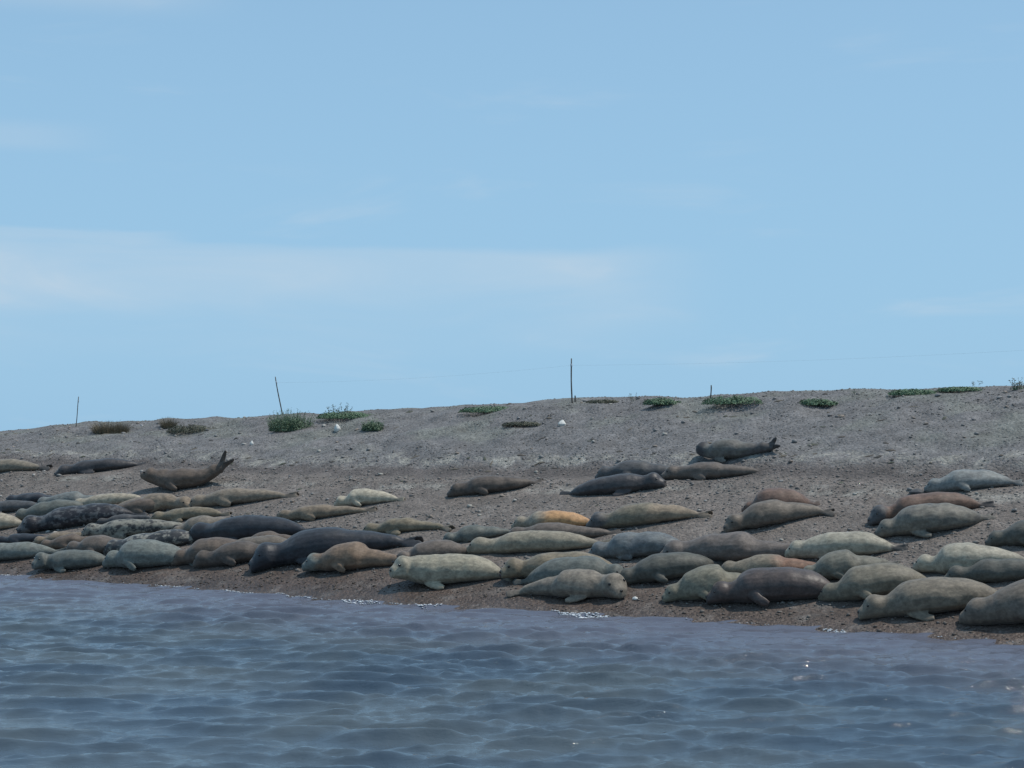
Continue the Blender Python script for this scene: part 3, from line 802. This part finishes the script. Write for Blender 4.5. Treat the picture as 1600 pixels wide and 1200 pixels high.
        paddle(path, [.046 * L, .040 * L, .031 * L, .025 * L, .013 * L] if opt.get('split') else [.024 * L, .024 * L, .030 * L, .038 * L, .028 * L], [th * 1.3, th * 1.2, th, th, th * .9], upv)
    # fore flippers
    mode = opt.get('fl', r.choice(['tuck', 'tuck', 'rest', 'down']))
    sf = .30; hf = radii(sf); wf = hf * 1.2
    fx, fy = catmull([(q, pts[q][0]) for q in sorted(pts)], sf), catmull([(q, pts[q][1]) for q in sorted(pts)], sf)
    for sd in (-1, 1):
        l = .135 * L; th = max(.021, .013 * L)
        if mode == 'rest' and r.random() < .6: continue
        if mode == 'down':
            path = [Vector((fx, fy + sd * wf * .62, hf * .55)), Vector((fx + l * .3, fy + sd * wf * .98, hf * .36)), Vector((fx + l * .62, fy + sd * (wf * 1.06 + .02), hf * .16 + .02)),
                    Vector((fx + l * .95, fy + sd * (wf * 1.08 + .06), .035)), Vector((fx + l * 1.25, fy + sd * (wf * 1.05 + .09), .024))]
            upv = Vector((0, sd * .7, .7))
        elif mode == 'tuck':
            path = [Vector((fx, fy + sd * wf * .70, hf * .95)), Vector((fx + l * .3, fy + sd * wf * .99, hf * .78)), Vector((fx + l * .6, fy + sd * (wf * 1.17), hf * .56)),
                    Vector((fx + l * .9, fy + sd * (wf * 1.27), hf * .36)), Vector((fx + l * 1.15, fy + sd * (wf * 1.30), hf * .20))]
            upv = Vector((0, sd, .25))
        else:
            path = [Vector((fx, fy + sd * wf * .70, hf * .45)), Vector((fx + l * .3, fy + sd * wf * .96, hf * .28)), Vector((fx + l * .6, fy + sd * wf * 1.03, .08)),
                    Vector((fx + l * .85, fy + sd * wf * 1.05, .05)), Vector((fx + l * 1.05, fy + sd * wf * 1.02, .03))]
            upv = Vector((0, sd, .35))
        paddle(path, [.034 * L, .036 * L, .036 * L, .032 * L, .02 * L], [th * 1.5, th * 1.3, th * 1.1, th, th * .8], upv)
    # points for the face
    def at(s, ang, k=1.0):
        h = radii(s); cx, cy = catmull([(q, pts[q][0]) for q in sorted(pts)], s), catmull([(q, pts[q][1]) for q in sorted(pts)], s)
        a = heading(s); yy = h * 1.02 * math.cos(ang) * k; zz = h * math.sin(ang) * k
        return Vector((cx - yy * math.sin(a), cy + yy * math.cos(a), .8 * h + lift(s) + zz))
    return V, Fc, at, heading(0.0)
M_eye = plain('seal_eye', (.008, .008, .009), .12, .1); M_nose = plain('seal_nose', (.018, .016, .016), .35, .2); M_mouth = plain('seal_mouth', (.060, .032, .036), .45, .3)
M_white = plain('pale_fur', (.5, .48, .40), .7, .15)
def ball(name, center, rad, mat, parent):
    v = ICO_V * np.array(rad) + np.array(center)
    return mesh_obj(name, v.tolist(), ICO_F.tolist(), mat, parent)
temps = []
for i, (hx, hy, tx, ty, H, coat, opt, label) in enumerate(SEALS):
    L = math.dist((hx, hy), (tx, ty))
    V, Fc, at, hd = build_seal(L, H * opt.get('fat', 1.0), opt, 100 + i)
    me = bpy.data.meshes.new('seal_cage'); me.from_pydata(V, [], Fc)
    o = bpy.data.objects.new('seal_cage', me); col.objects.link(o)
    md = o.modifiers.new('remesh', 'REMESH'); md.mode = 'VOXEL'; md.voxel_size = .018 if hy < 40 else .021; md.use_smooth_shade = True
    ms = o.modifiers.new('smooth', 'SMOOTH'); ms.factor = .5; ms.iterations = 4
    temps.append((o, L, at, i))
bpy.context.view_layer.update()
deps = bpy.context.evaluated_depsgraph_get()
for o, L, at, i in temps:
    hx, hy, tx, ty, H, coat, opt, label = SEALS[i]
    me = bpy.data.meshes.new_from_object(o.evaluated_get(deps))
    me.name = 'seal'
    s = bpy.data.objects.new('seal', me); col.objects.link(s)
    me.materials.clear(); me.materials.append(seal_material(coat, L, opt, i))
    me.polygons.foreach_set('use_smooth', [True] * len(me.polygons))
    co = np.empty(len(me.vertices) * 3, np.float32); me.vertices.foreach_get('co', co); co = co.reshape(-1, 3)
    no = np.empty(len(me.vertices) * 3, np.float32); me.vertices.foreach_get('normal', no); no = no.reshape(-1, 3)
    q = 31.7 * i
    amp = .022 * vnoise(co[:, 0] / .24 + q, co[:, 2] / .17 + co[:, 1] / .3, 201) + 0.007 * vnoise(co[:, 0] / .10 + q, co[:, 2] / .11 - co[:, 1] / .13, 202)
    amp *= sstep(.10, .26, co[:, 0] / L) * (1 - sstep(.80, .90, co[:, 0] / L))
    co += no * amp[:, None]; me.vertices.foreach_set('co', co.ravel()); me.update()
    h = Vector((hx, hy, g(hx, hy))); t = Vector((tx, ty, g(tx, ty)))
    X = (t - h).normalized()
    mx, my = hx * .55 + tx * .45, hy * .55 + ty * .45
    Z = gnormal(mx, my, .5); Z = (Z - X * Z.dot(X)).normalized(); Z = (Z * .75 + Vector((0, 0, .25))); Z = (Z - X * Z.dot(X)).normalized()
    Y = Z.cross(X)
    # settle on the highest shingle under the body, then sink a little
    gaps = [g(*(h.lerp(t, q)).xy) - h.lerp(t, q).z for q in (.2, .3, .4, .5, .6, .7)]
    dz = sum(gaps) / len(gaps) - .015
    m = Matrix((X, Y, Z)).transposed().to_4x4(); m.translation = h + Vector((0, 0, dz))
    s.matrix_world = m
    tag(s, label, 'seal', 'seals hauled out on the shingle')
    if True:
        er = .0105 if opt.get('eyes') else .008
        for sd in (-1, 1):
            p = at(.062, math.radians(90 - sd * 52), .96)
            ball('eye', p, (er * L * 1.2, er * L, er * L), M_eye, s)
    if True:
        p = at(.008, math.radians(90), .35); ball('nose', p, (.013 * L, .016 * L, .012 * L), M_nose, s)
    if opt.get('mouth'):
        p = at(.02, math.radians(-90), .35); ball('mouth', p, (.030 * L, .032 * L, .024 * L), M_mouth, s)
    cage = o.data; bpy.data.objects.remove(o); bpy.data.meshes.remove(cage)

# ---------------------------------------------------------------- plants on the bank
def leafcloud(n, w, d, h, leaf, kind, r):
    V = []; Fc = []
    for _ in range(n):
        while True:
            x, y, z = r.uniform(-1, 1), r.uniform(-1, 1), r.uniform(0, 1)
            if (abs(x) ** 2.6 + abs(y) ** 2.2 + z ** 2 if kind in ('mat', 'drymat') else x * x + y * y + z * z) < 1 + .25 * math.sin(7 * x + 3 * y): break
        lump = .80 + .20 * math.sin(5 * x + 2.1) * math.cos(4 * y + .7)
        p = Vector((x * w * .5, y * d * .5, z * h * lump))
        nrm = Vector((x + r.gauss(0, .5), y + r.gauss(0, .5), z + .5 + r.gauss(0, .4))).normalized()
        a = nrm.orthogonal().normalized(); a = Quaternion(nrm, r.uniform(0, 6.28)) @ a; b = nrm.cross(a)
        l = leaf * r.uniform(.6, 1.3); k = len(V)
        V += [p - a * l, p - b * l * .45 + nrm * l * .15, p + a * l, p + b * l * .45 + nrm * l * .15]; Fc.append((k, k + 1, k + 2, k + 3))
    return V, Fc
def blades(n, w, d, h, thick, r, lean=.5, leafy=0):
    V = []; Fc = []
    for _ in range(n):
        q = r.uniform(0, 6.28); rr = math.sqrt(r.random())
        x, y = math.cos(q) * rr * w * .42, math.sin(q) * rr * d * .42
        hh = h * r.uniform(.45, 1.0) * (1 - .35 * rr * rr)
        lx, ly = (math.cos(q) * rr * lean + r.gauss(0, .18)) * hh, (math.sin(q) * rr * lean + r.gauss(0, .18)) * hh
        f = r.uniform(0, 3.14); sx, sy = math.cos(f) * thick, math.sin(f) * thick
        prev = None
        for j in range(4):
            t_ = j / 3; k = len(V); ww = 1 - .75 * t_
            cx, cy, cz = x + lx * t_ ** 1.6, y + ly * t_ ** 1.6, hh * t_ - .02
            V += [Vector((cx - sx * ww, cy - sy * ww, cz)), Vector((cx + sx * ww, cy + sy * ww, cz))]
            if j: Fc.append((k - 2, k - 1, k + 1, k))
        for _j in range(leafy):
            t_ = r.uniform(.25, 1); k = len(V)
            p = Vector((x + lx * t_ ** 1.6, y + ly * t_ ** 1.6, hh * t_)); dv = Vector((r.gauss(0, 1), r.gauss(0, 1), r.uniform(-.1, .9))).normalized() * r.uniform(.03, .06)
            sv = dv.orthogonal().normalized() * .012
            V += [p - sv * .5, p + dv * .5 + sv, p + dv, p + dv * .5 - sv]; Fc.append((k, k + 1, k + 2, k + 3))
    return V, Fc
def leaf_material(name, a, b):
    k = NT(name)
    tc = k.n('ShaderNodeTexCoord').outputs['Object']
    f = k.noise(tc, 9., 3); f2 = k.noise(tc, 60., 2)
    c = k.mix(k.ss(f, .3, .7), a, b)
    c = k.n('ShaderNodeVectorMath', {0: c, 'Scale': k.ss(f2, .25, .75, .7, 1.3)}, operation='SCALE').outputs[0]
    k.set(k.b.inputs['Base Color'], c); k.b.inputs['Roughness'].default_value = .6
    return k.m
M_green = leaf_material('sea_beet_leaf', (.075, .140, .075), (.120, .195, .105))
M_bush = leaf_material('shrubby_leaf', (.085, .140, .080), (.130, .185, .105))
M_dry = leaf_material('dry_grass', (.15, .125, .085), (.22, .18, .12))
M_drymat = leaf_material('dry_green_leaf', (.065, .070, .045), (.105, .10, .065))
M_stalk = leaf_material('stalk', (.045, .065, .045), (.075, .09, .06))
for i, (x, y, w, h, kind, label) in enumerate(PLANTS):
    r = random.Random(500 + i)
    name = {'dry': 'dry_grass_tuft', 'drymat': 'creeping_plant', 'bush': 'shrub', 'mat': 'creeping_plant', 'stalks': 'upright_plant', 'wisp': 'plant_stalk'}[kind]
    root = bpy.data.objects.new(name, None); col.objects.link(root)
    root.location = (x, y, g(x, y) - .02)
    root.rotation_euler = (0, 0, -.2)
    tag(root, label, 'plant', 'plants growing on the shingle bank')
    d = max(.25, w * .6)
    if kind in ('mat', 'drymat'):
        mat = M_green if kind == 'mat' else M_drymat
        V, Fc = leafcloud(int(2300 * w + 350), w * 1.2, d, h * .82, .026, kind, r); mesh_obj('foliage', V, Fc, mat, root, False)['kind'] = 'stuff'
        V, Fc = blades(int(30 * w) + 6, w, d, h * .8, .004, r, .8); mesh_obj('stem', V, Fc, M_stalk, root, False)['kind'] = 'stuff'
    elif kind == 'bush':
        V, Fc = leafcloud(int(1300 * w), w * .95, d, h * .85, .024, kind, r); mesh_obj('foliage', V, Fc, M_bush, root, False)['kind'] = 'stuff'
        V, Fc = blades(int(420 * w), w, d, h * 1.2, .006, r, .25, 2); mesh_obj('stem', V, Fc, M_bush, root, False)['kind'] = 'stuff'
    elif kind == 'dry':
        V, Fc = blades(int(1000 * w), w, d, h * 1.2, .006, r, .7); mesh_obj('blade', V, Fc, M_dry, root, False)['kind'] = 'stuff'
        V, Fc = leafcloud(int(500 * w), w * .9, d, h * .6, .022, kind, r); mesh_obj('foliage', V, Fc, M_drymat, root, False)['kind'] = 'stuff'
    elif kind == 'stalks':
        V, Fc = blades(int(28 * w) + 6, w, d, h * 1.15, .009, r, .2, 9); mesh_obj('stem', V, Fc, M_stalk, root, False)['kind'] = 'stuff'
        V, Fc = leafcloud(int(300 * w), w, d, h * .4, .024, kind, r); mesh_obj('foliage', V, Fc, M_green, root, False)['kind'] = 'stuff'
    else:
        V, Fc = blades(5, w, .15, h * 1.3, .006, r, .5, 5); mesh_obj('stem', V, Fc, M_stalk, root, False)['kind'] = 'stuff'

# ---------------------------------------------------------------- poles and the line strung between them
M_pole = plain('weathered_wood', (.085, .075, .065), .8, .3, 12)
M_line = plain('line_cord', (.36, .40, .44), .6, .1)
tops = []
for i, (x, y, h, lean, rad, label) in enumerate(POLES):
    r = random.Random(900 + i)
    rings = []; nseg = 9; z0 = g(x, y) - .12
    for j in range(nseg + 1):
        q = j / nseg; rr = .62 * rad * (1.08 - .28 * q) * r.uniform(.94, 1.06)
        cx = lean * q + .008 * math.sin(q * 5 + i); cy = .006 * math.cos(q * 4 + i)
        rings.append([(cx + rr * math.cos(a) * r.uniform(.93, 1.05), cy + rr * math.sin(a), q * (h + .12)) for a in [2 * math.pi * n / 9 for n in range(9)]])
    V, Fc = tube(rings)
    p = mesh_obj('wooden_pole', V, Fc, M_pole)
    p.location = (x, y, z0)
    tag(p, label, 'pole', 'poles along the skyline')
    tops.append(Vector((x + lean * .86, y, z0 + (h + .12) * .86)))
    if h > .5:
        bnd = []
        for q in (.83, .85, .87, .89):
            bnd.append([(lean * q + rad * .74 * math.cos(a), rad * .74 * math.sin(a), q * (h + .12)) for a in [2 * math.pi * n / 9 for n in range(9)]])
        V, Fc = tube(bnd); mesh_obj('cord_binding', V, Fc, M_line, p)
def cord(a, b, sag, label):
    rings = []; n = 40
    for j in range(n + 1):
        q = j / n; p = a.lerp(b, q); p.z -= sag * 4 * q * (1 - q)
        rings.append([(p.x, p.y + 0.0010 * math.cos(w), p.z + .0010 * math.sin(w)) for w in (0, 2.1, 4.2)])
    V, Fc = tube(rings); o = mesh_obj('thin_cord', V, Fc, M_line)
    tag(o, label, 'cord', 'cords strung between poles')
cord(tops[2], Vector((13.2, 38.0, 5.05)), .10, 'barely visible thin cord running right from the tallest pole')
cord(tops[1], tops[2], .10, 'barely visible thin cord between the leaning pole and the tallest pole')

# ---------------------------------------------------------------- pale rocks
M_darklump = plain('dark_lump', (.07, .07, .072), .8, .2, 9)
M_rock = plain('white_rock', (.62, .60, .55), .75, .12, 9)
for i, (x, y, w, h, label) in enumerate(ROCKS):
    r = random.Random(50 + i)
    bm = bmesh.new(); bmesh.ops.create_icosphere(bm, subdivisions=2, radius=1)
    for v in bm.verts:
        k = 1 + .16 * math.sin(3 * v.co.x + i) * math.cos(4 * v.co.y) + r.uniform(-.06, .06)
        taper = 1 - .35 * max(0, v.co.z)
        v.co = Vector((v.co.x * w * .5 * k * taper, v.co.y * w * .42 * k * taper, v.co.z * h * .62 * k))
    me = bpy.data.meshes.new('pale_rock'); bm.to_mesh(me); bm.free(); me.materials.append(M_darklump if 'dark' in label else M_rock)
    o = bpy.data.objects.new('pale_rock', me); col.objects.link(o); o.location = (x, y, g(x, y) + h * .3); o.rotation_euler = (0, 0, r.uniform(0, 3))
    tag(o, label, 'rock')
